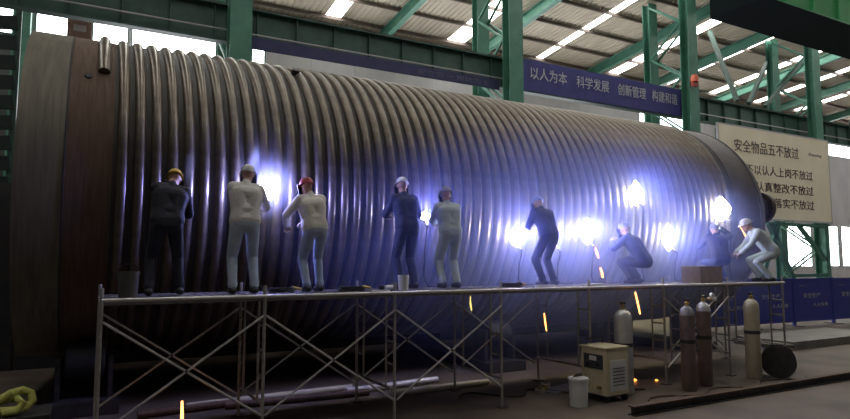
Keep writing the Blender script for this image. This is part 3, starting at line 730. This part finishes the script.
gas('gas_cylinder', (10.84, 7.15, 0), .135, 1.55, PALE, PALE, 'pale yellow gas cylinder standing alone at the right')
# regulator on the right brown cylinder
o = empty('pressure_regulator', (9.42, 6.98, 1.50)); tag(o, 'bright round pressure regulator on the right brown gas cylinder', 'regulator')
MB().tube((0, .02, .0), (0, -.06, .0), .02).build('stem', BRASS, o); MB().tube((-.02, -.06, .06), (-.02, -.10, .06), .045, n=16).build('gauge', WHITEP, o, smooth=True); MB().tube((.06, -.05, .0), (.06, -.09, .0), .036, n=16).build('gauge', WHITEP, o, smooth=True); MB().tube((-.02, -.04, 0), (-.02, -.07, .06), .012).build('gauge_pipe', BRASS, o)
MB().bar((-.02, -.055, 0), (.06, -.055, 0), .02, .02).build('regulator_body', BRASS, o)
bucket('white_bucket', (6.47, 7.05, 0), .15, .40, WHITEP, 'white plastic lidded bucket on the floor left of the welding machine', 'bucket', lid=True)
o = empty('hand_tool', (6.47, 7.05, .42)); tag(o, 'small dark chipping tool lying on the white bucket lid', 'tool')
MB().tube((-.08, 0, .016), (.09, .02, .02), .012).build('tool_handle', BLACK, o); MB().tube((.09, .02, .02), (.14, .03, .03), .008).build('tool_tip', SILVER, o)
# cable reel
o = empty('cable_reel', (11.33, 6.98, 0), .55); tag(o, 'dark round cable reel standing on the floor beside the pale cylinder', 'cable reel')
for s in (-1, 1): MB().lathe([(.0, 0), (.29, 0), (.29, .03), (0, .03)], 28, Matrix.Translation((s*.16 - .015, 0, .29)) @ RX).build('reel_flange', DARKST, o)
MB().lathe([(0, -.14), (.21, -.14), (.21, .14), (0, .14)], 24, Matrix.Translation((0, 0, .29)) @ RX).build('wound_cable', BLACK, o, smooth=True)
# floor rail and plates
o = empty('steel_beam', (0, 6.25, 0)); tag(o, 'long dark steel beam lying along the floor at lower right', 'beam')
MB().span((6.7, -.07, 0), (24, .07, .015)).build('bottom_flange', DARKST, o); MB().span((6.7, -.012, .015), (24, .012, .11)).build('web', DARKST, o); MB().span((6.7, -.05, .11), (24, .05, .13)).build('top_flange', RUST, o)
for i, (z, dx) in enumerate(((0, 0), (.05, .12), (.10, -.06), (.15, .1))):
    tag(MB().box((17.0 + dx, 9.6, z + .0245), (4.2, 1.5, .045)).build('steel_plate', mat('grey_plate', (.20, .18, .165), (.27, .25, .23), rough=.55, metal=.4, scale=3), bevel=.004), 'grey steel plate in the flat pile by the blue barrier, %s from the floor' % ORD[i], 'plate', 'flat pile of steel plates')
tag(MB().box((7.1, 8.1, .012), (.95, .34, .02), .25).build('steel_offcut', mat('bright_offcut', (.34, .33, .33), (.42, .41, .41), rough=.4, metal=.6, scale=5)), 'bright flat steel offcut on the floor below the fourth scaffold bay', 'offcut')
for i, (x, y, m) in enumerate(((6.55, 8.05, PALE), (6.75, 8.2, mat('tape_yellow', (.50, .42, .08), rough=.6)), (6.95, 8.38, WHITEP))):
    o = empty('tape_roll', (x, y, 0)); tag(o, ('pale', 'yellow', 'white')[i] + ' tape roll on the floor below the fourth scaffold bay', 'tape roll', 'tape rolls')
    MB().lathe([(.045, 0), (.08, 0), (.08, .06), (.045, .06), (.045, 0.0005)], 18).build('tape', m, o, smooth=True); MB().lathe([(.040, .002), (.045, .002), (.045, .062), (.040, .062), (.040, .0025)], 18).build('core', RUST, o)
for i, (x, y, L, m, a) in enumerate(((2.6, 9.6, 2.6, PALE, .05), (2.9, 9.25, 2.2, RUST, -.06), (4.6, 9.5, 1.8, TUBE, .1), (5.2, 8.95, 1.9, TUBE, .02), (1.3, 9.4, 1.3, RUST, .1))):
    o = empty('steel_pipe', (x, y, 0), a); tag(o, ['pale yellow pipe lying on the floor under the vessel', 'rusty pipe lying in front of the pale yellow pipe', 'grey pipe lying under the third scaffold bay', 'grey pipe lying nearest the scaffold feet under the third bay', 'short rusty pipe lying under the first scaffold bay'][i], 'pipe', 'pipes on the floor')
    MB().lathe([(.042, -L/2), (.055, -L/2), (.055, L/2), (.042, L/2), (.042, -L/2 + .001)], 16, Matrix.Translation((0, 0, .056)) @ RX).build('pipe_wall', m, o, smooth=True)
# hose on the floor
tag(MB().path([(5.2 + .12*k, 8.35 + .25*math.sin(k*.7) - .03*k, .016) for k in range(26)], .015, 6).build('welding_hose', BLACK, smooth=True), 'black hose winding over the floor under the scaffold', 'hose')
tag(MB().path([(7.6 + .2*k, 6.75 + .14*math.sin(k*.9), .014) for k in range(22)], .013, 6).build('welding_hose', RUST, smooth=True), 'reddish hose winding over the floor by the gas cylinders', 'hose')
# trestle with yellow sling at lower left
o = empty('steel_trestle', (-.8, 8.0, 0)); tag(o, 'low dark steel trestle at the lower left under the plain vessel end', 'trestle')
MB().span((-.65, -.3, .46), (.5, .3, .52)).build('top', DARKST, o, bevel=.006)
for sx in (-.6, .45):
    for sy in (-.25, .25): MB().span((sx - .03, sy - .03, 0), (sx + .03, sy + .03, .46)).build('leg', DARKST, o)
o = empty('lifting_sling', (-.68, 7.95, .52)); tag(o, 'crumpled yellow-green lifting sling on the dark trestle at lower left', 'sling')
MB().path([(-.50, -.08, .045), (-.38, -.10, .05), (-.25, -.07, .08), (-.12, -.02, .15), (.0, .03, .21), (.10, .06, .23), (.18, .05, .19), (.20, .0, .12), (.15, -.05, .06), (.04, -.08, .05), (-.10, -.10, .06), (-.24, -.13, .05), (-.42, -.16, .045)], .043, 9).build('round_strap', YELLOW, o, smooth=True)
MB().path([(-.30, .06, .045), (-.16, .07, .09), (-.04, .05, .15), (.06, -.01, .16), (.12, -.08, .11), (.06, -.14, .05), (-.06, -.16, .045)], .038, 9).build('round_strap', YELLOW, o, smooth=True)
MB().path([(-.55, -.2, .03), (-.40, -.21, .035), (-.26, -.19, .04)], .03, 8).build('sewn_sleeve', ORANGE, o, smooth=True)
# dark green rack at the far left
o = empty('storage_rack', (-2.95, 15.3, 0)); tag(o, 'dark green slatted storage rack at the far left edge behind the vessel', 'rack')
for dx in (-1.4, 1.4): MB().span((dx - .06, -.06, 0), (dx + .06, .06, 7.5)).build('upright', GREEN_D, o)
for k in range(16): MB().bar((-1.4, -.08, .4 + k*.43), (1.4, -.08, .75 + k*.43), .05, .30).build('slat', mat('rack_green', (.010, .020, .018), (.016, .03, .026), rough=.8, scale=3), o)
# blue barrier panels
for i in range(7):
    x = 16.5 + i * 2.12
    b = empty('barrier_panel', (x + 1.06, 12.35 - .12*i, 0), -.057); tag(b, 'blue metal barrier panel at the right, %s from the vessel end' % ORD[i], 'barrier', 'blue barrier panels')
    MB().box((0, 0, .85), (2.02, .04, 1.35)).build('sheet', BLUE_P, b, bevel=.008)
    f = MB()
    for sx in (-1, 1): f.box((sx * 1.03, 0, .8), (.05, .07, 1.6))
    f.build('post', BLUE_P, b)
    for zz in (.16, 1.55): MB().box((0, 0, zz), (2.02, .06, .05)).build('rail', BLUE_P, b)
    for sx in (-1, 1): MB().box((sx * 1.0, 0, .01), (.08, .6, .02)).build('foot', DARKST, b)
    fit_text(text_mesh('安全生产', .2, LETTER), b, -.55, .35, -.024, .92, .16)
    fit_text(text_mesh('人人有责', .2, LETTER), b, -.05, .75, -.024, .62, .13)
    fit_text(text_mesh('隔离区', .1, mat('dim_lettering', (.16, .18, .34), rough=.7)), b, -.75, -.35, -.024, 1.28, .08)
# green trestle frames behind the barrier
o = empty('brace_frame', (23.6, 14.2, 0)); tag(o, 'green diagonal brace frame behind the blue barrier under the sign board', 'frame')
for a, c in (((-.7, 0, 3.6), (1.5, 0, .05)), ((-.2, 0, 3.6), (-2.2, 0, .05)), ((-.9, 0, 3.6), (3.0, 0, 3.6)), ((3.0, 0, 3.6), (3.0, 0, .05)), ((.6, 0, 1.6), (3.0, 0, 1.6)), ((1.2, 0, 3.6), (3.0, 0, 2.2))):
    MB().bar(a, c, .2 if c[2] < .2 and a[2] > 3 and a[0] < 1 else .12, .16, up=(0, 1, 0)).build('brace_bar', GREEN, o)

# ================================================================== WELDING SMOKE
def soft_edge(nt, vol, dens):
    """density dens*(1-r^2)^2 towards the rim of a unit ball"""
    tc = nt.nodes.new('ShaderNodeTexCoord'); dt = nt.nodes.new('ShaderNodeVectorMath'); dt.operation = 'DOT_PRODUCT'
    nt.links.new(tc.outputs['Object'], dt.inputs[0]); nt.links.new(tc.outputs['Object'], dt.inputs[1])
    sb = nt.nodes.new('ShaderNodeMath'); sb.operation = 'SUBTRACT'; sb.inputs[0].default_value = 1.0; sb.use_clamp = True; nt.links.new(dt.outputs['Value'], sb.inputs[1])
    pw = nt.nodes.new('ShaderNodeMath'); pw.operation = 'POWER'; pw.inputs[1].default_value = 1.5; nt.links.new(sb.outputs[0], pw.inputs[0])
    ml = nt.nodes.new('ShaderNodeMath'); ml.operation = 'MULTIPLY'; ml.inputs[1].default_value = dens; nt.links.new(pw.outputs[0], ml.inputs[0])
    nt.links.new(ml.outputs[0], vol.inputs['Density'])
hz = MB().ball((0, 0, 0), 1.0, (1, 1, 1), 4).build('welding_smoke', None, smooth=True); hz.location = (8.3, 8.7, 2.3); hz.scale = (6.2, 1.6, 2.6)
m = bpy.data.materials.new('thin_smoke'); m.use_nodes = True; nt = m.node_tree; nt.nodes.clear()
out = nt.nodes.new('ShaderNodeOutputMaterial'); vsn = nt.nodes.new('ShaderNodeVolumeScatter')
vsn.inputs['Color'].default_value = (.32, .40, 1, 1); vsn.inputs['Density'].default_value = .07; vsn.inputs['Anisotropy'].default_value = .0
soft_edge(nt, vsn, .55); nt.links.new(vsn.outputs[0], out.inputs['Volume']); hz.data.materials.append(m)
tag(hz, 'thin bluish welding smoke hanging in front of the ribbed vessel', 'smoke', kind='stuff')

def plume(c, sc, dens, label, rot):
    o = MB().ball((0, 0, 0), 1.0, (1, 1, 1), 3).build('smoke_plume', None, smooth=True); o.location = c; o.scale = sc; o.rotation_euler = rot
    m = bpy.data.materials.new('dense_smoke'); m.use_nodes = True; nt = m.node_tree; nt.nodes.clear()
    out = nt.nodes.new('ShaderNodeOutputMaterial'); v = nt.nodes.new('ShaderNodeVolumeScatter')
    v.inputs['Color'].default_value = (.75, .80, 1, 1); soft_edge(nt, v, dens * 2)
    nt.links.new(v.outputs[0], out.inputs['Volume']); o.data.materials.append(m)
    tag(o, label, 'smoke', kind='stuff')
plume((2.02, 8.8, 3.62), (.10, .07, .28), 1.6, 'small bright smoke plume rising above the arc by the off-white jacket', (0, .25, 0))
plume((1.14, 8.75, 3.42), (.09, .06, .30), 1.2, 'pale smoke plume rising beside the yellow helmet worker', (0, .1, 0))
plume((2.18, 8.62, 3.22), (.48, .30, .55), .36, 'round bluish smoke puff added as a halo about the arc by the off-white jacket', (0, 0, 0))  # puff added only to give this arc a halo of light
